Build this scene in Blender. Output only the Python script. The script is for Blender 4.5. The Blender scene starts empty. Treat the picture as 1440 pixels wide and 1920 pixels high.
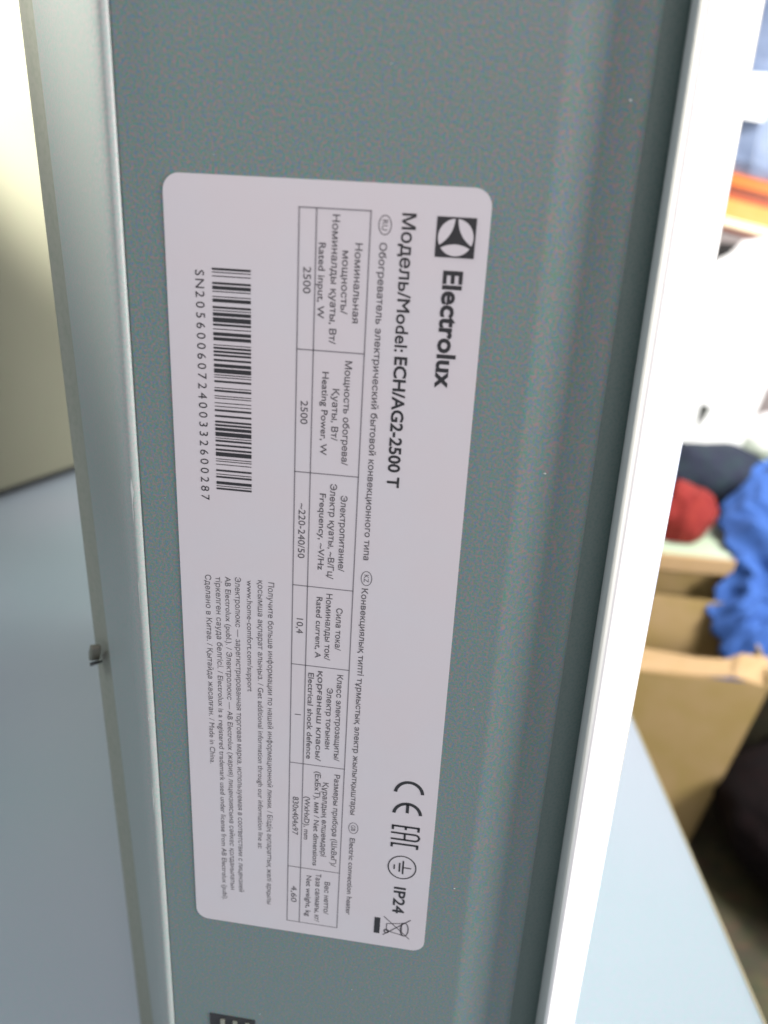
import bpy, bmesh, math, random
import numpy as np
from mathutils import Vector, Matrix, noise, geometry

# ------------------------------------------------------------------ scene, camera, light, exposure
S = bpy.context.scene
COL = S.collection
random.seed(4)

cam_data = bpy.data.cameras.new("camera")
cam = bpy.data.objects.new("camera", cam_data)
COL.objects.link(cam)
cam.matrix_world = Matrix(((0.98933132, -0.09572963, 0.10981515, 0.0659444),
                           (0.13696744, 0.35439361, -0.92501086, -0.16132794),
                           (0.04963316, 0.93018332, 0.36372454, 0.30000000),
                           (0, 0, 0, 1)))
cam_data.sensor_fit = 'VERTICAL'
cam_data.sensor_height = 24.0
cam_data.sensor_width = 18.0
cam_data.lens = 1504.7278 / 1920 * 24.0
cam_data.clip_start = 0.005
cam_data.clip_end = 50
cam_data.dof.use_dof = True
cam_data.dof.focus_distance = 0.190
cam_data.dof.aperture_fstop = 7.2
S.camera = cam

W = bpy.data.worlds.new("World")
S.world = W
W.use_nodes = True
W.node_tree.nodes["Background"].inputs[0].default_value = (0.93, 0.98, 1.0, 1)
W.node_tree.nodes["Background"].inputs[1].default_value = 0.40

S.view_settings.view_transform = 'Standard'
S.view_settings.look = 'None'
S.view_settings.exposure = 0.0
S.view_settings.gamma = 1.0


def area(name, loc, target, size, power, color, size_y=None, spread=180):
    d = bpy.data.lights.new(name, 'AREA')
    d.energy = power
    d.color = color
    d.size = size
    if size_y:
        d.shape = 'RECTANGLE'
        d.size_y = size_y
    d.spread = math.radians(spread)
    o = bpy.data.objects.new(name, d)
    COL.objects.link(o)
    o.location = loc
    o.rotation_euler = (Vector(target) - Vector(loc)).to_track_quat('-Z', 'Y').to_euler()
    return o


# daylight from a window on the right, level with the panel: it rakes past the panel and lights the front plate
area("window_light", (1.7, -0.22, 0.36), (0.1, 0.05, 0.22), 0.7, 56, (1.0, 0.98, 0.95), 0.7)
# added unseen lamp high over the clutter, brightening the background
area("clutter_fill", (1.25, 0.95, 1.75), (0.75, 1.75, -0.2), 0.7, 31, (1.0, 0.97, 0.93), spread=95)
# added fill lamp high at the left front, lifting table and flange
area("left_fill", (-1.0, -0.55, 1.25), (-0.12, 0.05, 0.05), 0.4, 5.5, (0.86, 0.95, 1.0))
def spot(name, loc, target, power, cone, blend, color, soft=0.04):
    d = bpy.data.lights.new(name, 'SPOT')
    d.energy = power
    d.color = color
    d.spot_size = math.radians(cone)
    d.spot_blend = blend
    d.shadow_soft_size = soft
    o = bpy.data.objects.new(name, d)
    COL.objects.link(o)
    o.location = loc
    o.rotation_euler = (Vector(target) - Vector(loc)).to_track_quat('-Z', 'Y').to_euler()
    return o


# added soft pinkish fill lamp behind the camera, giving the sticker its sheen
area("pink_fill", (0.20, -0.44, 0.54), (0.05, 0.0, 0.27), 0.20, 0.72, (1.0, 0.70, 0.76))
# two added spots on the left, for brightness only: one on the upper part of the carton, one on the upper part of the heater's flange
spot("carton_fill_spot", (-0.20, 0.08, 0.90), (-0.38, 0.57, 0.478), 420, 21, 0.7, (1.0, 0.98, 0.92))
spot("flange_fill_spot", (-0.30, 0.0, 0.62), (-0.022, 0.02, 0.395), 34.0, 27, 1.0, (1.0, 0.93, 0.82))


# ------------------------------------------------------------------ materials
def mat(name, color, rough=0.5, metal=0.0, spec=0.5, coat=0.0, mottles=None, bump=None):
    """mottles: (scale, other colour, amount, detail); bump: (scale, strength, distance)"""
    m = bpy.data.materials.new(name)
    m.use_nodes = True
    nt = m.node_tree
    b = nt.nodes["Principled BSDF"]
    b.inputs["Base Color"].default_value = (*color, 1)
    b.inputs["Roughness"].default_value = rough
    b.inputs["Metallic"].default_value = metal
    b.inputs["Specular IOR Level"].default_value = spec
    b.inputs["Coat Weight"].default_value = coat
    tc = nt.nodes.new("ShaderNodeTexCoord")
    if mottles:
        last = None
        for sc, oc, lo, hi, amount in mottles:
            n = nt.nodes.new("ShaderNodeTexNoise")
            n.inputs["Scale"].default_value = sc
            n.inputs["Detail"].default_value = 2.0
            nt.links.new(tc.outputs["Object"], n.inputs["Vector"])
            r = nt.nodes.new("ShaderNodeMapRange")
            r.inputs["From Min"].default_value = lo
            r.inputs["From Max"].default_value = hi
            r.inputs["To Max"].default_value = amount
            nt.links.new(n.outputs["Fac"], r.inputs["Value"])
            mx = nt.nodes.new("ShaderNodeMix")
            mx.data_type = 'RGBA'
            if last is None:
                mx.inputs["A"].default_value = (*color, 1)
            else:
                nt.links.new(last, mx.inputs["A"])
            mx.inputs["B"].default_value = (*oc, 1)
            nt.links.new(r.outputs["Result"], mx.inputs["Factor"])
            last = mx.outputs["Result"]
        nt.links.new(last, b.inputs["Base Color"])
    if bump:
        n = nt.nodes.new("ShaderNodeTexNoise")
        n.inputs["Scale"].default_value = bump[0]
        n.inputs["Detail"].default_value = 3.0
        nt.links.new(tc.outputs["Object"], n.inputs["Vector"])
        bp = nt.nodes.new("ShaderNodeBump")
        bp.inputs["Strength"].default_value = bump[1]
        bp.inputs["Distance"].default_value = bump[2]
        nt.links.new(n.outputs["Fac"], bp.inputs["Height"])
        nt.links.new(bp.outputs["Normal"], b.inputs["Normal"])
    return m


M = {}
M['grey_paint'] = mat('grey powder coat', (0.172, 0.214, 0.204), 0.42, spec=0.4,
                      mottles=[(1800, (0.065, 0.255, 0.22), 0.47, 0.58, 0.80),
                               (1600, (0.31, 0.185, 0.205), 0.49, 0.60, 0.75),
                               (1450, (0.11, 0.18, 0.32), 0.51, 0.62, 0.65),
                               (1900, (0.13, 0.24, 0.12), 0.53, 0.64, 0.65)],
                      bump=(1400, 0.16, 0.0004))
M['flange_paint_lit'] = mat('lit grey powder coat on the flange', (0.30, 0.335, 0.325), 0.42, spec=0.4,  # lighter than the panel coat: light on the flange is in the colour
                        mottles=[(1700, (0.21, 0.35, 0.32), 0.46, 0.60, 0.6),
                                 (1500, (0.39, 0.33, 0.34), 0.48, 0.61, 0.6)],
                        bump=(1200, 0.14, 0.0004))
M['shaded_olive'] = mat('shaded olive paint', (0.27, 0.28, 0.235), 0.6,  # tone carries the shade of the rear recess; louvres reuse it
                     mottles=[(500, (0.22, 0.25, 0.20), 0.45, 0.65, 0.6)])
M['gap'] = mat('grey paint in gap shade', (0.11, 0.15, 0.14), 0.6, mottles=[(1500, (0.08, 0.13, 0.12), 0.45, 0.65, 0.7)])  # darker than the panel coat, to hold the shade of the gap
M['dark'] = mat('black plastic', (0.022, 0.021, 0.022), 0.5)
M['white_gloss'] = mat('white glossy plate', (0.88, 0.875, 0.865), 0.22, spec=0.5, coat=0.3)
M['sticker'] = mat('satin silver sticker', (0.60, 0.565, 0.595), 0.30, spec=0.5,
                   mottles=[(55, (0.59, 0.575, 0.61), 0.4, 0.7, 0.8)], bump=(1800, 0.05, 0.0002))
M['ink'] = mat('black ink', (0.022, 0.022, 0.026), 0.55)
M['ink_soft'] = mat('thin grey ink', (0.10, 0.095, 0.105), 0.6)
M['ink_rule'] = mat('grey rule ink', (0.20, 0.19, 0.21), 0.6)
M['clip'] = mat('tan plastic', (0.17, 0.17, 0.135), 0.55, mottles=[(300, (0.16, 0.165, 0.125), 0.4, 0.7, 0.6)])
M['chip'] = mat('chipped pale paint', (0.62, 0.64, 0.62), 0.3)
M['table_white'] = mat('white laminate', (0.44, 0.525, 0.59), 0.42,
                       mottles=[(900, (0.34, 0.57, 0.58), 0.45, 0.60, 0.6), (800, (0.51, 0.51, 0.61), 0.48, 0.62, 0.6), (3.5, (0.50, 0.53, 0.62), 0.4, 0.65, 0.7)],
                       bump=(700, 0.05, 0.0005))
M['edge_cream'] = mat('cream edge band', (0.45, 0.41, 0.27), 0.5)
M['steel'] = mat('grey steel leg', (0.3, 0.3, 0.31), 0.4, metal=0.6)
M['pale_card'] = mat('pale coated carton', (0.17, 0.162, 0.115), 0.6,
                     mottles=[(200, (0.16, 0.18, 0.115), 0.42, 0.7, 0.6), (7, (0.185, 0.18, 0.13), 0.4, 0.7, 0.6)])
M['card'] = mat('brown cardboard', (0.325, 0.22, 0.085), 0.85,
                mottles=[(160, (0.30, 0.23, 0.07), 0.42, 0.68, 0.7), (14, (0.38, 0.26, 0.13), 0.4, 0.7, 0.8)],
                bump=(240, 0.2, 0.001))
M['card_in'] = mat('brown cardboard inside', (0.45, 0.30, 0.155), 0.85,
                   mottles=[(30, (0.43, 0.285, 0.135), 0.4, 0.7, 0.8)])
M['blue'] = mat('blue cloth', (0.032, 0.10, 0.34), 0.9,
                mottles=[(120, (0.02, 0.07, 0.27), 0.4, 0.7, 0.7)], bump=(350, 0.5, 0.001))
M['red'] = mat('red cloth', (0.19, 0.010, 0.008), 0.9,
               mottles=[(60, (0.24, 0.02, 0.012), 0.4, 0.7, 0.7)], bump=(220, 0.5, 0.001))
M['navy'] = mat('navy cloth', (0.010, 0.014, 0.032), 0.9, mottles=[(40, (0.012, 0.03, 0.035), 0.4, 0.7, 0.7)],
                bump=(220, 0.5, 0.001))
M['foam'] = mat('white foam board', (0.93, 0.93, 0.93), 0.7, bump=(180, 0.2, 0.001))
M['orange'] = mat('orange lacquer', (0.72, 0.15, 0.005), 0.35)
M['deep_orange'] = mat('deep orange lacquer', (0.42, 0.06, 0.002), 0.35)
M['yellow'] = mat('yellow lacquer', (0.62, 0.30, 0.055), 0.4, mottles=[(20, (0.64, 0.34, 0.09), 0.4, 0.7, 0.8)])
M['cream'] = mat('cream paint', (0.9, 0.82, 0.58), 0.5)
M['film'] = mat('blue grey plastic film', (0.22, 0.28, 0.42), 0.25, spec=0.6,
                mottles=[(12, (0.13, 0.17, 0.27), 0.42, 0.65, 0.8)], bump=(40, 0.4, 0.01))
M['green'] = mat('pale green laminate', (0.40, 0.50, 0.36), 0.6,
                 mottles=[(14, (0.46, 0.50, 0.46), 0.42, 0.68, 0.9)])
M['wall'] = mat('mauve grey wall paint', (0.44, 0.37, 0.36), 0.85, mottles=[(5, (0.38, 0.33, 0.33), 0.4, 0.7, 0.8)])
M['floor'] = mat('dark brown floor', (0.045, 0.036, 0.022), 0.75,
                 mottles=[(22, (0.075, 0.068, 0.030), 0.42, 0.66, 0.9), (60, (0.035, 0.045, 0.020), 0.45, 0.68, 0.8),
                          (45, (0.10, 0.045, 0.030), 0.55, 0.75, 0.6)])
M['bag'] = mat('black nylon', (0.007, 0.005, 0.006), 0.9, spec=0.15, mottles=[(30, (0.012, 0.006, 0.007), 0.4, 0.7, 0.8)],
               bump=(90, 0.4, 0.004))
M['bag_white'] = mat('white crumpled plastic', (0.80, 0.79, 0.80), 0.4, bump=(50, 0.4, 0.006))
M['tag'] = mat('white paper', (0.95, 0.96, 0.95), 0.6)


# ------------------------------------------------------------------ builders
def mesh_obj(name, verts, faces, m, parent=None, origin=(0, 0, 0), smooth=False):
    me = bpy.data.meshes.new(name)
    o3 = Vector(origin)
    me.from_pydata([tuple(Vector(v) - o3) for v in verts], [], faces)
    bm = bmesh.new()
    bm.from_mesh(me)
    bmesh.ops.recalc_face_normals(bm, faces=bm.faces)
    bm.to_mesh(me)
    bm.free()
    me.materials.append(m)
    if smooth:
        for p in me.polygons:
            p.use_smooth = True
    o = bpy.data.objects.new(name, me)
    COL.objects.link(o)
    if parent:
        o.parent = parent
    else:
        o.location = o3
    return o


def bevel(o, width, segments=2, angle=35):
    b = o.modifiers.new("bevel", 'BEVEL')
    b.width = width
    b.segments = segments
    b.limit_method = 'ANGLE'
    b.angle_limit = math.radians(angle)
    for p in o.data.polygons:
        p.use_smooth = True
    w = o.modifiers.new("weighted", 'WEIGHTED_NORMAL')
    w.keep_sharp = True
    return o


def thing(name, label, cat, loc, group=None):
    o = bpy.data.objects.new(name, None)
    COL.objects.link(o)
    o.empty_display_size = 0.02
    o.location = loc
    return tag(o, label, cat, group)


def tag(o, label, cat, group=None):
    o['label'] = label
    o['category'] = cat
    if group:
        o['group'] = group
    return o


def structure(o):
    o['kind'] = 'structure'
    return o


def loft(name, sections, m, parent=None, origin=(0, 0, 0), closed=True, cap=True, smooth=False):
    """sections: list of loops (lists of 3D points of equal length)"""
    n = len(sections[0])
    V = [p for s in sections for p in s]
    F = []
    for k in range(len(sections) - 1):
        for i in range(n if closed else n - 1):
            j = (i + 1) % n
            F.append((k * n + i, k * n + j, (k + 1) * n + j, (k + 1) * n + i))
    if cap and closed:
        F.append(tuple(range(n)))
        F.append(tuple((len(sections) - 1) * n + i for i in range(n)))
    return mesh_obj(name, V, F, m, parent, origin, smooth)


def box_pts(x0, x1, y0, y1, z0, z1):
    return [(x0, y0, z0), (x1, y0, z0), (x1, y1, z0), (x0, y1, z0),
            (x0, y0, z1), (x1, y0, z1), (x1, y1, z1), (x0, y1, z1)]


BOXF = [(0, 3, 2, 1), (4, 5, 6, 7), (0, 1, 5, 4), (1, 2, 6, 5), (2, 3, 7, 6), (3, 0, 4, 7)]


def box(name, x0, x1, y0, y1, z0, z1, m, parent=None, origin=(0, 0, 0)):
    return mesh_obj(name, box_pts(x0, x1, y0, y1, z0, z1), BOXF, m, parent, origin)


def slab(name, quad, thick, m, parent=None, origin=(0, 0, 0)):
    """a flat board: a polygon of 3D points given a real thickness along its normal"""
    q = [Vector(p) for p in quad]
    nrm = (q[1] - q[0]).cross(q[2] - q[0]).normalized() * thick
    n = len(q)
    V = q + [p + nrm for p in q]
    F = [tuple(range(n)), tuple(range(2 * n - 1, n - 1, -1))]
    F += [(i, (i + 1) % n, n + (i + 1) % n, n + i) for i in range(n)]
    return mesh_obj(name, V, F, m, parent, origin)


def bundle(name, c, r, m, amp=0.18, freq=6.0, seed=0.0, flat=None, parent=None):
    bm = bmesh.new()
    bmesh.ops.create_icosphere(bm, subdivisions=5, radius=1.0)
    for v in bm.verts:
        d = v.co.normalized()
        p = Vector((d.x * r[0], d.y * r[1], d.z * r[2])) * freq + Vector((seed, seed * 1.7, -seed))
        k = 1 + amp * noise.fractal(p, 1.0, 2.0, 4) + amp * 0.8 * (0.5 - abs(noise.noise(p * 2.2)))
        v.co = Vector((d.x * r[0] * k, d.y * r[1] * k, d.z * r[2] * k))
        if flat is not None and v.co.z < flat:
            v.co.z = flat + (v.co.z - flat) * 0.04
    me = bpy.data.meshes.new(name)
    bm.to_mesh(me)
    bm.free()
    for p in me.polygons:
        p.use_smooth = True
    me.materials.append(m)
    o = bpy.data.objects.new(name, me)
    COL.objects.link(o)
    if parent:
        o.parent = parent
    o.location = c
    return o


# ------------------------------------------------------------------ the setting
FZ = -0.75
structure(mesh_obj('floor', [(-3, -1.5, FZ), (4, -1.5, FZ), (4, 4, FZ), (-3, 4, FZ)], [(0, 1, 2, 3)], M['floor']))
structure(box('back_wall', -3, 4, 2.75, 2.9, FZ, 2.2, M['wall']))

# ------------------------------------------------------------------ the table
TZ = -0.02          # height of the table top
TB = (-0.25, 0.35, FZ)


def edge_x(y):
    return 0.18685 + (y - 0.30934) * (0.20981 - 0.18685) / (0.10238 - 0.30934)


table = thing('table', 'white laminate table with thin pale edge under the grey heater', 'table', TB)
tp = [(-1.0, -0.55), (edge_x(-0.55) - 0.0005, -0.55), (edge_x(1.0) - 0.0005, 1.0), (-1.0, 1.0)]
loft('tabletop', [[(x, y, TZ - 0.028) for x, y in tp], [(x, y, TZ) for x, y in tp]], M['table_white'], table, TB)
ep = [(edge_x(-0.55) - 0.0005, -0.55), (edge_x(-0.55) + 0.0005, -0.55), (edge_x(1.0) + 0.0005, 1.0), (edge_x(1.0) - 0.0005, 1.0)]
bevel(loft('edge_band', [[(x + 0.0002, y, TZ - 0.029) for x, y in ep], [(x + 0.0002, y, TZ + 0.0004) for x, y in ep]],
           M['edge_cream'], table, TB), 0.0003)
for lx, ly in ((-0.93, -0.45), (0.13, -0.45), (-0.93, 0.9), (0.05, 0.9)):
    box('leg', lx - 0.02, lx + 0.02, ly - 0.02, ly + 0.02, FZ, TZ - 0.0285, M['steel'], table, TB)

# ------------------------------------------------------------------ the heater, standing on its end
HB = (0.04, 0.2, TZ)
HT = 0.83
heater = thing('convector_heater',
               'grey electric heater standing on end with silver rating sticker and white front plate', 'heater', HB)


def zt(z):          # the chassis widens a little towards its far end
    return (0.33 - z) / 0.24


ZS = [TZ + 0.0004, 0.07, 0.14, 0.21, 0.28, 0.35, 0.45, 0.6, HT]


def profile_part(name, prof, m, smooth=False):
    """prof: list of (x, y, taper); a closed outline lofted up the heater's length"""
    secs = [[(x + t * max(-0.5, zt(z)), y, z) for x, y, t in prof] for z in ZS]
    return loft(name, secs, m, heater, HB, smooth=smooth)


def arc(cx, cy, r, a0, a1, n):
    return [(cx + r * math.cos(math.radians(a0 + (a1 - a0) * i / n)),
             cy + r * math.sin(math.radians(a0 + (a1 - a0) * i / n))) for i in range(n + 1)]


# the face that carries the sticker: flat sheet, folded down on its right side
pf = [(-0.0088, 0.0), (0.0735, 0.0), (0.0750, 0.0003), (0.0768, 0.0008), (0.0880, 0.0046), (0.0898, 0.0054), (0.0908, 0.0066),
      (0.0908, 0.0150), (-0.0088, 0.0150)]
profile_part('label_panel', [(x, y, 0) for x, y in pf], M['grey_paint'], True)
for p in heater.children[-1].data.polygons:
    p.use_smooth = False
bevel(heater.children[-1], 0.0006, 2, 20)
# rolled ridge and the flange that slopes back from it
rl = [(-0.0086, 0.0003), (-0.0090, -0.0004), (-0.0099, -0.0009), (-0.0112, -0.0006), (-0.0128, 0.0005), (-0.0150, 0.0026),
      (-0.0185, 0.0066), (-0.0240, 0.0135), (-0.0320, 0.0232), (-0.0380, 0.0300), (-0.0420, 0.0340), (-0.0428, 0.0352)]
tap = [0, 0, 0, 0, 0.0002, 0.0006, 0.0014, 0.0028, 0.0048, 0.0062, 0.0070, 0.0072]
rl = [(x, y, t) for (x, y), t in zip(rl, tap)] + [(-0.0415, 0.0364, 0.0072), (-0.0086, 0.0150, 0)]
o = profile_part('side_flange', rl, M['flange_paint_lit'], True)
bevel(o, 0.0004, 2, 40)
# recess behind the flange and the rear edge; recess shade is in the colour
rt = [(-0.0412, 0.0362, 0.0072), (-0.0480, 0.0430, 0.0062), (-0.0512, 0.0448, 0.0058), (-0.0524, 0.0462, 0.0058), (-0.0528, 0.0480, 0.0058),
      (-0.0510, 0.0500, 0.0058), (-0.0300, 0.0480, 0.0072)]
bevel(profile_part('rear_recess', rt, M['shaded_olive'], False), 0.0008, 2, 20)
# the body behind
bd = [(-0.0300, 0.0495, 0.0072), (-0.0455, 0.0505, 0.0072), (-0.0460, 0.0560, 0.0072), (-0.0440, 0.4030, 0.0072),
      (0.0905, 0.4030, 0), (0.0905, 0.0155, 0), (0.0, 0.0155, 0)]
profile_part('body', bd, M['grey_paint'], False)
# gap between panel and plate, its shade put into the colour
profile_part('gap_floor', [(0.0903, 0.0062, 0), (0.1000, 0.0118, 0.0), (0.1000, 0.40, 0.0), (0.0910, 0.40, 0)], M['gap'])


def plate_section(z):
    t = max(-1.2, zt(z))
    xl = 0.0955 + 0.0029 * t
    xr = 0.1070 + 0.0013 * t
    w = xr - xl
    # outline seen from the end: left bevel, face turned to the right, rounded right corner, long side, back
    pts = [(xl, 0.0120), (xl, -0.0012), (xl + 0.0002, -0.0021), (xl + 0.0008, -0.0026), (xl + w * 0.35, -0.0010),
           (xl + w * 0.75, 0.0014), (xl + w * 0.92, 0.0028), (xr - 0.0002, 0.0046), (xr, 0.0062),
           (xr, 0.3800), (xr - 0.001, 0.4020), (xl, 0.4020)]
    return [(x, y, z) for x, y in pts]


pl = loft('front_plate', [plate_section(z) for z in ZS], M['white_gloss'], heater, HB)
bevel(pl, 0.0004, 2, 25)

# clip on the rear edge
cz = 0.1640
bevel(slab('clip', [(-0.0462, 0.0434, cz - 0.0036), (-0.0442, 0.0408, cz - 0.0016), (-0.0422, 0.0388, cz + 0.0040),
                    (-0.0434, 0.0400, cz + 0.0048), (-0.0456, 0.0430, cz + 0.0004)], 0.003, M['clip'], heater, HB), 0.0006)
slab('clip_shadow', [(-0.0464, 0.0432, cz - 0.0050), (-0.0432, 0.0400, cz - 0.0020), (-0.0426, 0.0394, cz - 0.0006),
                   (-0.0442, 0.0408, cz - 0.0022), (-0.0463, 0.0432, cz - 0.0036)], 0.0025, M['dark'], heater, HB)  # black slab standing in for the shadow below the clip

# air outlet low on the panel: frame and louvres over a dark mouth
box('air_outlet', 0.0026, 0.0165, -0.0002, 0.0002, 0.0300, 0.0716, M['dark'], heater, HB)
ao = heater.children[-1]
for k in range(3):
    x = 0.0060 + k * 0.0038
    mesh_obj('louvre', box_pts(x, x + 0.0012, -0.0007, -0.00025, 0.0310, 0.0702), BOXF, M['shaded_olive'], ao, HB)

# chipped paint along the ridge, dust on the panel
sp = []
for (x, y, z, a, b) in ((-0.0102, -0.0011, 0.2360, 0.0006, 0.0034), (-0.0104, -0.0008, 0.2310, 0.0003, 0.0030),
                        (-0.0101, -0.0012, 0.1500, 0.0003, 0.0060), (-0.0099, -0.0012, 0.1755, 0.0003, 0.0010),
                        (-0.0102, -0.0009, 0.2100, 0.0002, 0.0050)):
    sp.append([(x, y, z - b), (x + a, y - 0.0002, z), (x + a * 0.3, y - 0.0003, z + b), (x - a * 0.6, y + 0.0003, z + b * 0.2)])
V, F = [], []
for q in sp:
    F.append(tuple(range(len(V), len(V) + 4)))
    V += q
o = mesh_obj('paint_chips', V, F, M['chip'], heater, HB)
o['kind'] = 'stuff'
V, F = [], []
rnd = random.Random(11)
spots = [(0.0868, 0.3185, 0.0040, 0.00032), (0.0705, 0.1335, 0.0, 0.0003), (0.0800, 0.2480, 0.0018, 0.0003)]
for k in range(26):
    spots.append((rnd.uniform(-0.004, 0.072), rnd.uniform(0.05, 0.40), 0.0, rnd.uniform(0.00008, 0.00018)))
for x, z, y, r in spots:
    if 0.0 < x < 0.064 and 0.109 < z < 0.303:
        continue
    i0 = len(V)
    for k in range(6):
        a = k * math.pi / 3
        V.append((x + r * math.cos(a) * rnd.uniform(0.7, 1.3), y - 0.00006, z + 0.6 * r * math.sin(a) * rnd.uniform(0.7, 1.3)))
    V.append((x, y - r * 0.5 - 0.0001, z))
    F += [(i0 + k, i0 + (k + 1) % 6, i0 + 6) for k in range(6)]
o = mesh_obj('dust_specks', V, F, M['chip'], heater, HB)
o['kind'] = 'stuff'

# ------------------------------------------------------------------ the rating sticker (u runs down the sticker, v to the right)
Z0 = 0.3026454650327558
LW, LH, T0 = 0.064, 0.193125, 0.00016


def on(u, v, t):      # millimetres on the sticker -> a point on its face
    return (v * 0.001, -T0 - t, Z0 - u * 0.001)


rr = 0.0034
outline = []
for cx, cz, a0 in ((LW - rr, Z0 - rr, 0), (rr, Z0 - rr, 90), (rr, Z0 - LH + rr, 180), (LW - rr, Z0 - LH + rr, 270)):
    for k in range(9):
        a = math.radians(a0 + k * 90 / 8)
        outline.append((cx + rr * math.cos(a), cz + rr * math.sin(a)))
sticker = loft('rating_label', [[(x, 0.00002, z) for x, z in outline], [(x, -T0, z) for x, z in outline]],
               M['sticker'], heater, HB)
TILT = -0.0065        # the print sits very slightly askew on the sticker


def print_mesh(name, polys, m, t=0.00004):
    """flat ink: polygons in (u, v) millimetres"""
    V, F = [], []
    for p in polys:
        F.append(tuple(range(len(V), len(V) + len(p))))
        V += [on(u, v, t) for u, v in p]
    return mesh_obj(name, V, F, m, sticker, HB)


def rect(u0, u1, v0, v1, tilt=TILT):
    um = (u0 + u1) / 2
    return [(u, v + tilt * (u - um)) for u, v in ((u0, v0), (u1, v0), (u1, v1), (u0, v1))]


def stroke(pts, w):
    """a polyline as quads"""
    out = []
    for (a, b), (c, d) in zip(pts, pts[1:]):
        L = math.hypot(c - a, d - b) or 1e-9
        nx, ny = -(d - b) / L * w / 2, (c - a) / L * w / 2
        out.append([(a + nx, b + ny), (c + nx, d + ny), (c - nx, d - ny), (a - nx, b - ny)])
    return out


def ring(cu, cv, ru, rv, w, a0=0, a1=360, n=40):
    out = []
    for k in range(n):
        q = []
        for a, s in ((k, 1), (k + 1, 1), (k + 1, -1), (k, -1)):
            t = math.radians(a0 + (a1 - a0) * a / n)
            q.append((cu + (ru + s * w / 2) * math.cos(t), cv + (rv + s * w / 2) * math.sin(t)))
        out.append(q)
    return out


GLYPH = {}


def outline_of(body, offset):
    """the outline of a string in font units: points and edges"""
    c = bpy.data.curves.new('lettering', 'FONT')
    c.body = body
    c.size = 1.0
    c.resolution_u = 3
    c.offset = offset
    c.fill_mode = 'NONE'
    o = bpy.data.objects.new('lettering', c)
    COL.objects.link(o)
    dg = bpy.context.evaluated_depsgraph_get()
    dg.update()
    ev = o.evaluated_get(dg)
    me = ev.to_mesh()
    V = [(v.co.x, v.co.y) for v in me.vertices]
    E = [tuple(e.vertices) for e in me.edges]
    ev.to_mesh_clear()
    bpy.data.objects.remove(o)
    bpy.data.curves.remove(c)
    return V, E


def glyph(ch, offset):
    """one character as flat triangles (overlapping contours merged by their winding) and its advance"""
    key = (ch, offset)
    if key in GLYPH:
        return GLYPH[key]
    wide = max(x for x, y in outline_of('H' + ch + 'H', 0.0)[0])
    adv = wide - max(x for x, y in outline_of('HH', 0.0)[0])
    V, E = outline_of(ch, offset) if ch != ' ' else ([], [])
    if not V:
        GLYPH[key] = ([], [], adv)
        return GLYPH[key]
    if offset:
        V = V[:]
    nxt = {}
    for a, b in E:
        nxt.setdefault(a, []).append(b)
        nxt.setdefault(b, []).append(a)
    seen, loops = set(), []
    for i in range(len(V)):            # vertices of a contour come in order, so walk from each lowest index upwards
        if i in seen or i not in nxt:
            continue
        loop, prev, cur = [i], None, i
        seen.add(i)
        while True:
            cand = [k for k in nxt[cur] if k not in seen]
            if not cand:
                break
            k = cur + 1 if cur + 1 in cand else cand[0]
            loop.append(k)
            seen.add(k)
            cur = k
        loops.append(loop)
    if offset:
        area_ = lambda l: sum(V[l[k - 1]][0] * V[l[k]][1] - V[l[k]][0] * V[l[k - 1]][1] for k in range(len(l)))
        sgn = 1.0 if sum(area_(l) for l in loops) > 0 else -1.0
        new = V[:]
        for l in loops:
            for k in range(len(l)):
                p, q, r = (Vector(V[l[k - 1]]), Vector(V[l[k]]), Vector(V[l[(k + 1) % len(l)]]))
                d1, d2 = q - p, r - q
                if d1.length < 1e-7 or d2.length < 1e-7:
                    d1 = d2 = r - p
                d1.normalize()
                d2.normalize()
                n1, n2 = Vector((d1.y, -d1.x)) * sgn, Vector((d2.y, -d2.x)) * sgn
                m_ = n1 + n2
                m_ = m_ / max(0.5, 1 + n1.dot(n2))
                new[l[k]] = (q.x + m_.x * offset, q.y + m_.y * offset)
        V = new
    co, _e, tri, _1, _2, _3 = geometry.delaunay_2d_cdt([Vector(v) for v in V], E, [], 0, 1e-6)
    segs = [(V[l[k]], V[l[(k + 1) % len(l)]]) for l in loops for k in range(len(l))]
    A = np.array([s_[0] for s_ in segs])
    B = np.array([s_[1] for s_ in segs])
    tot = sum(V[l[k - 1]][0] * V[l[k]][1] - V[l[k]][0] * V[l[k - 1]][1] for l in loops for k in range(len(l)))
    sgn0 = 1 if tot > 0 else -1
    keep = []
    for t in tri:
        cx = sum(co[i].x for i in t) / 3
        cy = sum(co[i].y for i in t) / 3
        side = (B[:, 0] - A[:, 0]) * (cy - A[:, 1]) - (cx - A[:, 0]) * (B[:, 1] - A[:, 1])
        up = (A[:, 1] <= cy) & (B[:, 1] > cy) & (side > 0)
        dn = (A[:, 1] > cy) & (B[:, 1] <= cy) & (side < 0)
        if (int(up.sum()) - int(dn.sum())) * (sgn0) > 0:
            keep.append(tuple(t))
    GLYPH[key] = ([(v.x, v.y) for v in co], keep, adv)
    return GLYPH[key]


def glyphs(body, offset=0.0):
    VV, FF, x = [], [], 0.0
    for ch in body:
        V, F, adv = glyph(ch, offset)
        i0 = len(VV)
        VV += [Vector((a + x, b)) for a, b in V]
        FF += [tuple(i + i0 for i in f) for f in F]
        x += adv
    return VV, FF


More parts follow.
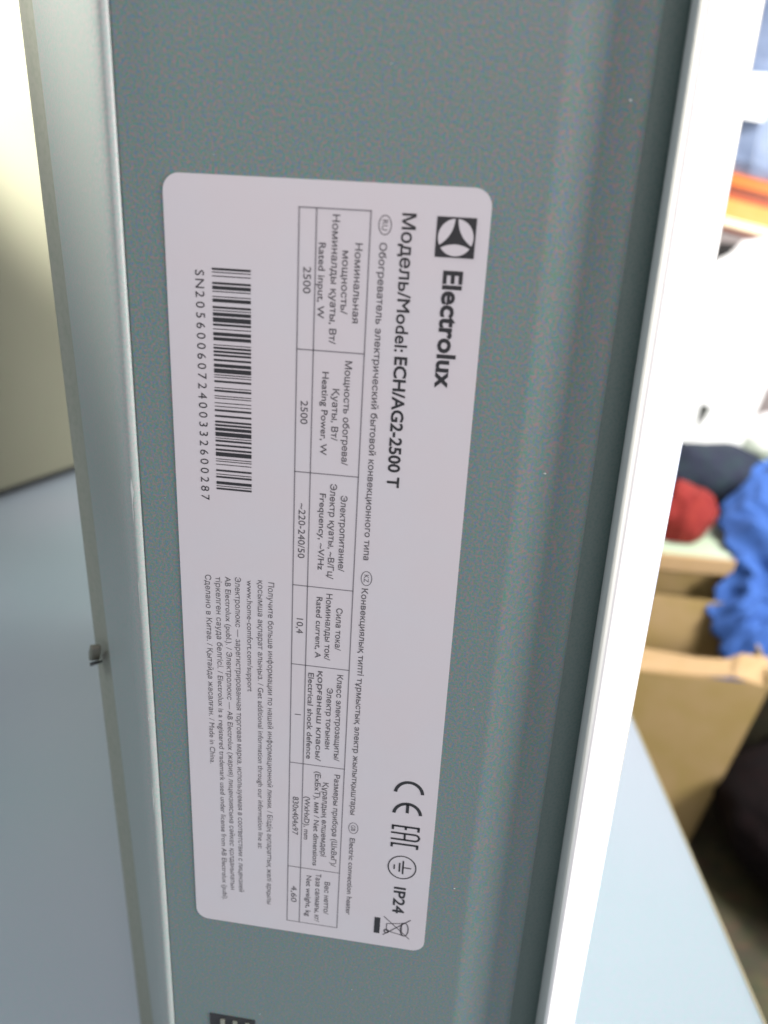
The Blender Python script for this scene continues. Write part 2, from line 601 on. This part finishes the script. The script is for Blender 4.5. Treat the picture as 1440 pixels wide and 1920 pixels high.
def text(name, body, u0, u1, vmid, m, cap, offset=0.0, mono=False, xh=False, t=0.00004):
    """a line of print fitted between u0 and u1; vmid is the middle of its capitals; cap their height"""
    um = (u0 + u1) / 2
    sy = cap / 0.727
    VV, FF = [], []
    if mono:
        pitch = (u1 - u0) / len(body)
        for k, ch in enumerate(body):
            V, F = glyphs(ch, offset)
            x0, x1 = min(v.x for v in V), max(v.x for v in V)
            sx = sy * 1.06
            i0 = len(VV)
            VV += [(u0 + (k + 0.5) * pitch + (v.x - (x0 + x1) / 2) * sx, v.y * sy) for v in V]
            FF += [tuple(i + i0 for i in f) for f in F]
    else:
        V, F = glyphs(body, offset)
        x0, x1 = min(v.x for v in V), max(v.x for v in V)
        sx = (u1 - u0) / (x1 - x0)
        if body == 'I':
            sx = sy
        VV = [(u0 + (v.x - x0) * sx, v.y * sy) for v in V]
        FF = F
    base = vmid - cap / 2
    P = [on(u, base + v + TILT * (u - um), t) for u, v in VV]
    return mesh_obj(name, P, FF, m, sticker, HB)


LINES = [
    ('brand_lettering', 'Electrolux', 15.02, 37.93, 57.8),
    ('model_lettering', 'Модель/Model:', 5.07, 31.27, 48.6),
    ('model_lettering', 'ECH/AG2-2500 T', 32.24, 60.24, 48.58),
    ('product_lettering', 'Обогреватель электрический бытовой конвекционного типа', 10.62, 77.93, 43.72),
    ('product_lettering', 'Конвекциялық типті тұрмыстық электр жылытқыштары', 84.97, 149.62, 43.22),
    ('product_lettering', 'Electric convection heater', 157.19, 183.74, 43.08),
    ('t', 'Номинальная', 10.98, 26.22, 39.15),
    ('t', 'мощность/', 12.49, 24.6, 36.7),
    ('t', 'Номиналды қуаты, Вт/', 5.99, 30.69, 34.54),
    ('t', 'Rated input, W', 11.28, 25.76, 31.98),
    ('v', '2500', 15.94, 21.05, 29.08),
    ('t', 'Мощность обогрева/', 33.89, 56.21, 37.89),
    ('t', 'Қуаты, Вт/', 39.83, 50.96, 35.47),
    ('t', 'Heating Power, W', 36.45, 54.36, 33.2),
    ('v', '2500', 42.86, 47.91, 28.86),
    ('t', 'Электропитание/', 63.13, 81.35, 37.9),
    ('t', 'Электр қуаты, ~В/Гц/', 60.66, 83.5, 35.49),
    ('t', 'Frequency, ~V/Hz', 63.09, 81.5, 33.22),
    ('v', '~220-240/50', 65.81, 79.07, 28.68),
    ('t', 'Сила тока/', 90.72, 101.88, 37.72),
    ('t', 'Номиналды ток/', 87.3, 104.85, 35.26),
    ('t', 'Rated current, A', 88.39, 104.56, 33.02),
    ('v', '10,4', 94.51, 98.48, 28.54),
    ('t', 'Класс электрозащиты/', 108.49, 133.51, 38.38),
    ('t', 'Электр тоғынан', 112.55, 130.33, 36.02),
    ('t', 'қорғаныш класы/', 108.1, 134.26, 33.69),
    ('t', 'Electrical shock defence', 108.86, 133.97, 31.37),
    ('v', 'I', 121.03, 121.65, 28.31),
    ('t', 'Размеры прибора (ШxВxГ)/', 137.7, 167.66, 38.48),
    ('t', 'Құралдың өлшемдері', 140.64, 164.71, 35.68),
    ('t', '(ЕxБxТ), мм / Net dimensions', 137.48, 168.23, 33.58),
    ('t', '(WxHxD), mm', 145.79, 159.8, 31.05),
    ('v', '830x404x97', 146.31, 158.71, 28.03),
    ('t', 'Вес нетто/', 173.27, 184.76, 36.88),
    ('t', 'Таза салмағы, кг/', 170.96, 187.99, 34.4),
    ('t', 'Net weight, kg', 171.98, 186.55, 31.89),
    ('v', '4,60', 176.33, 182.1, 27.88),
    ('serial_lettering', 'SN2056006072400332600287', 17.36, 67.64, 6.86),
    ('f', 'Получите больше информации по нашей информационной линии. / Біздің ақпараттық желі арқылы', 86.03, 184.26, 21.33),
    ('f', 'қосымша ақпарат алыңыз. / Get additional information through our information line at:', 85.78, 165.11, 18.94),
    ('f', 'www.home-comfort.com/support', 86.09, 116.28, 16.5),
    ('f', 'Электролюкс — зарегистрированная торговая марка, используемая в соответствии с лицензией', 85.6, 181.34, 13.46),
    ('f', 'AB Electrolux (publ.). / Электролюкс — AB Electrolux (жария) лицензиясына сәйкес қолданылатын', 85.73, 181.04, 11.1),
    ('f', 'тіркелген сауда белгісі. / Electrolux is a registered trademark used under license from AB Electrolux (publ).', 86.02, 185.13, 8.8),
    ('f', 'Сделано в Китае. / Қытайда жасалған. / Made in China.', 85.75, 139.41, 6.48),
]
for k, b, u0, u1, v in LINES:
    if k == 'brand_lettering':
        text(k, b, u0, u1, v, M['ink'], 3.75, 0.030)
    elif k == 'model_lettering':
        text(k, b, u0, u1, v, M['ink'], 2.6, 0.014 if b.endswith(':') else 0.026)
    elif k == 'product_lettering':
        text(k, b, u0, u1, v, M['ink_soft'], 1.42, 0.012)
    elif k == 't':
        text('table_lettering', b, u0, u1, v, M['ink_soft'], 1.42, 0.012)
    elif k == 'v':
        text('table_value', b, u0, u1, v, M['ink_soft'], 1.60, 0.006)
    elif k == 'serial_lettering':
        text(k, b, u0, u1, v, M['ink'], 1.95, 0.0, mono=True)
    else:
        text('fine_print', b, u0, u1, v, M['ink_soft'], 1.40, 0.002)

# the square emblem: a dark square with a three-armed figure left light
print_mesh('brand_emblem', [rect(5.28, 12.62, 53.95, 61.45)], M['ink'])
ec, er = (8.95, 57.70), 3.42
pet = []
for k in range(3):
    # three lens shapes between the arms; the arms run apart at equal angles
    mid = math.radians(120 * k)
    a0, a1 = mid - math.radians(55), mid + math.radians(55)
    P = [(er * math.cos(a0 + (a1 - a0) * i / 20), er * math.sin(a0 + (a1 - a0) * i / 20)) for i in range(21)]
    # inner side of the lens: a circle of the same size bulging towards the centre
    ex, ey = P[-1]
    sx_, sy_ = P[0]
    q = []
    for i in range(1, 20):
        s = i / 20
        bx, by = ex + (sx_ - ex) * s, ey + (sy_ - ey) * s
        d = 4 * s * (1 - s) * 0.72
        q.append((bx - math.cos(mid) * d, by - math.sin(mid) * d))
    pet.append([(ec[0] + x * 0.985, ec[1] + y * 0.985) for x, y in P + q])
o = print_mesh('emblem_petals', pet, M['sticker'], 0.00008)

# circled language codes in front of the product names
for cu, body in ((7.41, 'RU'), (82.45, 'KZ'), (153.88, 'GB')):
    vv = 44.1 - (cu - 7.41) * 0.0058
    print_mesh('language_ring', ring(cu, vv, 1.75, 1.20, 0.16), M['ink_soft'])
    text('language_code', body, cu - 0.95, cu + 0.95, vv, M['ink_soft'], 1.15, 0.0)

# ruled table
def tv(u, v):        # the table's own skew
    return v - 0.0073 * (u - 97.0)


RULES = []
def rule(u0, v0, u1, v1, w=0.26):
    RULES.extend(stroke([(u0, tv(u0, v0)), (u1, tv(u1, v1))], w))
for v in (26.64, 30.08, 40.62):
    rule(4.9, v, 189.15, v)
for u in (5.0, 32.2, 58.6, 85.95, 106.95, 135.7, 169.6, 189.1):
    rule(u, 26.55, u, 40.70)
print_mesh('table_rules', RULES, M['ink_rule'], 0.00003)

# barcode (Code 128 of the printed serial)
C128 = ("212222 222122 222221 121223 121322 131222 122213 122312 132212 221213 221312 231212 112232 122132 122231 113222 "
        "123122 123221 223211 221132 221231 213212 223112 312131 311222 321122 321221 312212 322112 322211 212123 212321 "
        "232121 111323 131123 131321 112313 132113 132311 211313 231113 231311 112133 112331 132131 113123 113321 133121 "
        "313121 211331 231131 213113 213311 213131 311123 311321 331121 312113 312311 332111 314111 221411 431111 111224 "
        "111422 121124 121421 141122 141221 112214 112412 122114 122411 142112 142211 241211 221114 413111 241112 134111 "
        "111242 121142 121241 114212 124112 124211 411212 421112 421211 212141 214121 412121 111143 111341 131141 114113 "
        "114311 411113 411311 113141 114131 311141 411131 211412 211214 211232").split()
codes = [104, ord('S') - 32, ord('N') - 32, 99] + [int("2056006072400332600287"[i:i + 2]) for i in range(0, 22, 2)]
codes.append((codes[0] + sum(i * c for i, c in enumerate(codes[1:], 1))) % 103)
widths = [int(ch) for c in codes for ch in C128[c]] + [2, 3, 3, 1, 1, 1, 2]
mod = (64.46 - 17.22) / sum(widths)
u, bars = 17.22, []
for i, w in enumerate(widths):
    if i % 2 == 0:
        vb = 9.57 - 0.0065 * (u - 17)
        bars.append([(u + 0.03, vb), (u + w * mod - 0.03, vb), (u + w * mod - 0.03, vb + 8.0), (u + 0.03, vb + 8.0)])
    u += w * mod
print_mesh('barcode', bars, M['ink'])

# conformity marks at the far end
ce = []
ce += ring(140.75, 56.85, 3.62, 3.42, 0.86, 95, 265, 26)
ce += ring(147.35, 56.78, 3.55, 3.40, 0.86, 95, 265, 26)
ce += stroke([(143.9, 56.78), (146.7, 56.78)], 0.80)
print_mesh('european_conformity_mark', ce, M['ink'])
ea = []
ea += stroke([(151.1, 53.1), (151.1, 60.3)], 0.62)
for v in (53.42, 56.72, 60.0):
    ea += stroke([(151.1, v), (152.35 if v != 56.72 else 152.1, v)], 0.62)
ea += stroke([(153.35, 53.05), (153.35, 59.6), (153.95, 60.3), (154.75, 60.3), (155.35, 59.6), (155.35, 53.05)], 0.58)
ea += stroke([(153.35, 56.6), (155.35, 56.6)], 0.55)
ea += stroke([(156.85, 53.1), (156.85, 60.3)], 0.62)
for v in (53.42, 60.0):
    ea += stroke([(156.85, v), (158.05, v)], 0.62)
print_mesh('eurasian_conformity_mark', ea, M['ink'])
er_ = ring(164.55, 56.50, 3.75, 3.62, 0.34, n=48)
er_ += stroke([(164.52, 58.9), (164.52, 56.75)], 0.36)
er_ += stroke([(162.3, 56.75), (166.75, 56.75)], 0.44)
er_ += stroke([(163.1, 55.85), (166.1, 55.85)], 0.44)
er_ += stroke([(163.85, 54.45), (165.4, 54.45)], 0.36)
print_mesh('earth_symbol', er_, M['ink'])
text('protection_rating', 'IP24', 171.35, 180.55, 56.45, M['ink'], 3.15, 0.020)
bn = []
bn += stroke([(182.3, 52.6), (189.2, 59.9)], 0.26)
bn += stroke([(189.0, 52.6), (182.3, 59.9)], 0.30)
bn += stroke([(183.85, 58.1), (184.75, 53.5), (187.3, 53.5), (188.2, 58.1)], 0.26)
bn += ring(186.0, 58.35, 2.35, 1.05, 0.34, n=26)
bn += stroke([(183.7, 57.6), (188.4, 57.6)], 0.24)
bn += ring(187.5, 53.5, 0.62, 0.55, 0.42, n=16)
print_mesh('crossed_bin_symbol', bn, M['ink_soft'])
print_mesh('solid_bar', [rect(183.0, 188.7, 50.13, 51.70)], M['ink'])

# ------------------------------------------------------------------ pale carton standing on the table behind, left
PB = (-0.55, 0.45, TZ)
carton = thing('pale_carton', 'tall pale carton standing on the table at the left behind the heater', 'carton', PB)
d = Vector((0.02983, 0.08877)).normalized()
nrm = Vector((d.y, -d.x))
p0 = Vector((-0.42832, 0.56887)) - d * 0.45
p1 = Vector((-0.39649, 0.66357)) + d * 0.22
p2, p3 = p1 - nrm * 0.32, p0 - nrm * 0.32
cs = [(p.x, p.y) for p in (p0, p1, p2, p3)]
bevel(loft('carton_body', [[(x, y, TZ + 0.013) for x, y in cs], [(x, y, 0.80) for x, y in cs]], M['pale_card'], carton, PB), 0.004, 3)
q0, q1, q2, q3 = p0 + d * 0.02 - nrm * 0.02, p1 - d * 0.02 - nrm * 0.02, p2 - d * 0.02 + nrm * 0.02, p3 + d * 0.02 + nrm * 0.02
loft('contact_shade', [[(p.x, p.y, z) for p in (q0, q1, q2, q3)] for z in (TZ + 0.0005, TZ + 0.0128)], M['dark'], carton, PB)  # black inset base added to make the contact shadow under the carton

# ------------------------------------------------------------------ clutter on the right
BZ = -0.30
BB = (0.8, 1.7, FZ)
bench = thing('bench', 'low bench with pale green top behind the open cardboard box', 'bench', BB)
box('bench_top', 0.15, 1.6, 1.296, 2.30, BZ - 0.03, BZ, M['green'], bench, BB)
bevel(box('edge_band', 0.15, 1.6, 1.285, 1.2955, BZ - 0.032, BZ + 0.0006, M['card_in'], bench, BB), 0.002)
box('apron', 0.17, 1.58, 1.310, 1.330, BZ - 0.16, BZ - 0.0305, M['card'], bench, BB)
for lx, ly in ((0.2, 1.36), (1.5, 1.36), (0.2, 2.2), (1.5, 2.2)):
    box('leg', lx - 0.025, lx + 0.025, ly - 0.025, ly + 0.025, FZ, BZ - 0.031, M['steel'], bench, BB)

# open cardboard box on the floor
CB = (0.42, 1.15, FZ)
cbx = thing('cardboard_box', 'open brown cardboard box with blue cloth hanging into it', 'box', CB)
bot = [(0.24, 1.035), (0.5045, 1.035), (0.52, 1.20), (0.26, 1.21)]
top = [(0.16, 1.050), (0.5800, 1.050), (0.60, 1.255), (0.20, 1.265)]
zb, zr = FZ + 0.001, -0.418
names = ('front_panel', 'side_panel', 'back_panel', 'side_panel')
for k in range(4):
    a, b = k, (k + 1) % 4
    zz = zr if k == 0 else (-0.405 if k != 2 else -0.372)
    slab(names[k], [(*bot[a], zb), (*bot[b], zb), (*top[b], zz), (*top[a], zz)], -0.005, M['card'], cbx, CB)
slab('bottom_panel', [(x, y, zb) for x, y in bot], 0.004, M['card'], cbx, CB)
# front flap folded up and inwards, uneven upper edge
fl = [(0.158, 1.052, -0.4185), (0.45, 1.052, -0.4165), (0.520, 1.052, -0.4075), (0.583, 1.052, -0.4225),
      (0.592, 1.110, -0.398), (0.545, 1.112, -0.397), (0.520, 1.108, -0.410), (0.470, 1.110, -0.4125), (0.400, 1.115, -0.4105), (0.30, 1.125, -0.4105)]
mesh_obj('front_flap', fl + [(x, y + 0.001, z - 0.004) for x, y, z in fl],
         [tuple(range(10)), tuple(range(19, 9, -1))] + [(i, (i + 1) % 10, 10 + (i + 1) % 10, 10 + i) for i in range(10)],
         M['card_in'], cbx, CB)

# blue cloth: from the bench over its edge down into the box
path = [(0.612, 1.60, -0.225), (0.592, 1.52, -0.235), (0.572, 1.44, -0.248), (0.556, 1.36, -0.262), (0.545, 1.29, -0.288),
        (0.536, 1.262, -0.335), (0.532, 1.235, -0.372), (0.528, 1.205, -0.402), (0.524, 1.170, -0.425), (0.518, 1.135, -0.443), (0.518, 1.12, -0.475)]
NS, NT = 84, 70
V, F = [], []
for i in range(NS + 1):
    s = i / NS * (len(path) - 1)
    k = min(int(s), len(path) - 2)
    a, b = Vector(path[k]), Vector(path[k + 1])
    c = a.lerp(b, s - k)
    tng = (b - a).normalized()
    nn = Vector((1, 0, 0)).cross(tng).normalized()
    if nn.y > 0:
        nn = -nn
    for j in range(NT + 1):
        t = j / NT
        w = 0.012 * math.sin(1.6 * s + 1.2) * (1 - t) + 0.005 * math.sin(7 * s)
        p = c + Vector((w + t * 0.42, 0.10 * t, 0.0))
        q = Vector((t * 5.2 + 0.7 * math.sin(s * 0.9), s * 0.17, 3.0))
        h = 0.080 * (0.45 - abs(noise.noise(q))) + 0.026 * (0.4 - abs(noise.noise(Vector((q.x * 2.1 + 0.3 * s, q.y * 1.6, 1.0))))) + 0.002 * noise.noise(q * 6)
        h += 0.012 * (0.5 - abs(noise.noise(Vector((t * 4 - 0.5 * s, s * 0.5, 8.0)))))
        edge = min(1, t * 9)
        p += nn * (h * edge - 0.016 * (1 - edge))
        V.append(p)
for i in range(NS):
    for j in range(NT):
        F.append((i * (NT + 1) + j, i * (NT + 1) + j + 1, (i + 1) * (NT + 1) + j + 1, (i + 1) * (NT + 1) + j))
cloth = mesh_obj('blue_cloth', V, F, M['blue'], None, (0.7, 1.3, -0.30), True)
so = cloth.modifiers.new("thickness", 'SOLIDIFY')
so.thickness = 0.004
tag(cloth, 'crumpled blue cloth draped from the bench into the cardboard box', 'cloth')

tag(bundle('red_cloth', (0.480, 1.40, -0.253), (0.060, 0.055, 0.066), M['red'], 0.34, 9, 2.0, -0.045),
    'rolled red cloth lying on the bench left of the blue cloth', 'cloth')
tag(bundle('navy_jacket', (0.575, 1.60, -0.235), (0.135, 0.085, 0.070), M['navy'], 0.16, 8, 5.0, -0.064),
    'dark navy garment heaped on the bench under the white foam board', 'garment')

# white foam board with a hand hole, standing on the bench
cu = bpy.data.curves.new('foam_board', 'CURVE')
cu.dimensions = '2D'
cu.fill_mode = 'BOTH'
cu.extrude = 0.012
for pts in ([(0.5706 - 0.115, -0.240), (0.5706, -0.2653), (0.6600, -0.2800), (0.6667, -0.2780), (0.7117, -0.0553), (0.765, 0.215),
             (0.660, 0.262), (0.600, 0.252), (0.576, 0.222), (0.520, 0.190), (0.400, 0.215)],
            [(0.5698, -0.1135), (0.5998, -0.1175), (0.5790, -0.1760), (0.5738, -0.1890), (0.5700, -0.1890)]):
    sp_ = cu.splines.new('POLY')
    sp_.points.add(len(pts) - 1)
    for q, (x, z) in zip(sp_.points, pts):
        q.co = (x, z, 0, 1)
    sp_.use_cyclic_u = True
co = bpy.data.objects.new('foam_board', cu)
COL.objects.link(co)
dg = bpy.context.evaluated_depsgraph_get()
dg.update()
me = bpy.data.meshes.new_from_object(co.evaluated_get(dg))
bpy.data.objects.remove(co)
me.transform(Matrix.Rotation(math.radians(90), 4, 'X'))
me.transform(Matrix.Translation((-0.58, 0, 0.28)))
me.materials.clear()
me.materials.append(M['foam'])
fb = bpy.data.objects.new('foam_board', me)
COL.objects.link(fb)
fb.location = (0.58, 1.79, -0.28)
tag(fb, 'white foam board with a small hole leaning above the navy garment', 'foam board')

# dark box behind the board, with a tilted orange and yellow tray on it and a wrapped package on top
db = thing('dark_box', 'black box standing behind the white foam board under the orange tray', 'box', (0.70, 2.03, BZ))
bevel(box('box_body', 0.44, 0.655, 1.95, 2.14, BZ + 0.0005, 0.200, M['dark'], db, (0.70, 2.03, BZ)), 0.006)
box('box_lid', 0.437, 0.658, 1.946, 2.144, 0.2005, 0.236, M['dark'], db, (0.70, 2.03, BZ))
ob = (0.72, 2.0, 0.25)
tray = thing('orange_tray', 'tilted orange tray with yellow front resting on the black box', 'tray', ob)


def band(name, za, zc, y, m, depth=0.16):
    """a board across the tray; za and zc are its lower and upper heights at x = 0.6033, it falls to the right"""
    sl = -0.20
    q = [(x, y, z + sl * (x - 0.6033)) for x, z in ((0.40, za), (0.80, za), (0.80, zc), (0.40, zc))]
    return slab(name, q, -depth, m, tray, ob)


band('tray_rim', 0.3655, 0.3905, 1.940, M['orange'], 0.20)
band('tray_lip', 0.3370, 0.3650, 1.950, M['deep_orange'])
band('tray_front', 0.2960, 0.3365, 1.945, M['yellow'])
band('tray_foot', 0.2780, 0.2955, 1.942, M['cream'])
band('tray_base', 0.2680, 0.2775, 1.952, M['deep_orange'])

pk = (0.68, 2.02, 0.38)
pack = thing('wrapped_package', 'package wrapped in blue grey film with a white paper tag on the orange tray', 'package', pk)
secs = []
rnd = random.Random(3)
for k, z in enumerate((0.392, 0.42, 0.49, 0.56, 0.63, 0.70, 0.80, 0.90)):
    loop = []
    for (x, y) in ((0.44, 1.97), (0.54, 1.958), (0.62, 1.95), (0.70, 1.955), (0.75, 1.95), (0.79, 1.965), (0.79, 2.12), (0.44, 2.12)):
        loop.append((x + (rnd.uniform(-0.012, 0.012) if k else 0), y + (rnd.uniform(-0.014, 0.010) if k else 0.004), z - 0.2 * (x - 0.6033)))
    secs.append(loop)
bevel(loft('package_body', secs, M['film'], pack, pk), 0.004, 2, 10)
slab('paper_tag', [(0.565, 1.925, 0.508), (0.622, 1.925, 0.502), (0.645, 1.930, 0.560), (0.640, 1.932, 0.595), (0.560, 1.930, 0.598)], -0.002, M['tag'], pack, pk)

tag(bundle('plastic_bag', (0.870, 2.08, -0.245), (0.115, 0.06, 0.062), M['bag_white'], 0.22, 9, 9.0, -0.054),
    'crumpled white plastic bag on the green bench top at the right edge', 'bag')
tag(bundle('black_bag', (0.77, 1.00, FZ + 0.10), (0.235, 0.22, 0.115), M['bag'], 0.10, 5, 1.0, -0.098),
    'black fabric bag lying on the dark floor beside the cardboard box', 'bag')
tag(bundle('red_scarf', (0.72, 1.05, FZ + 0.212), (0.055, 0.045, 0.016), M['red'], 0.2, 9, 7.0, -0.011),
    'small dark red cloth lying on the black bag', 'cloth')
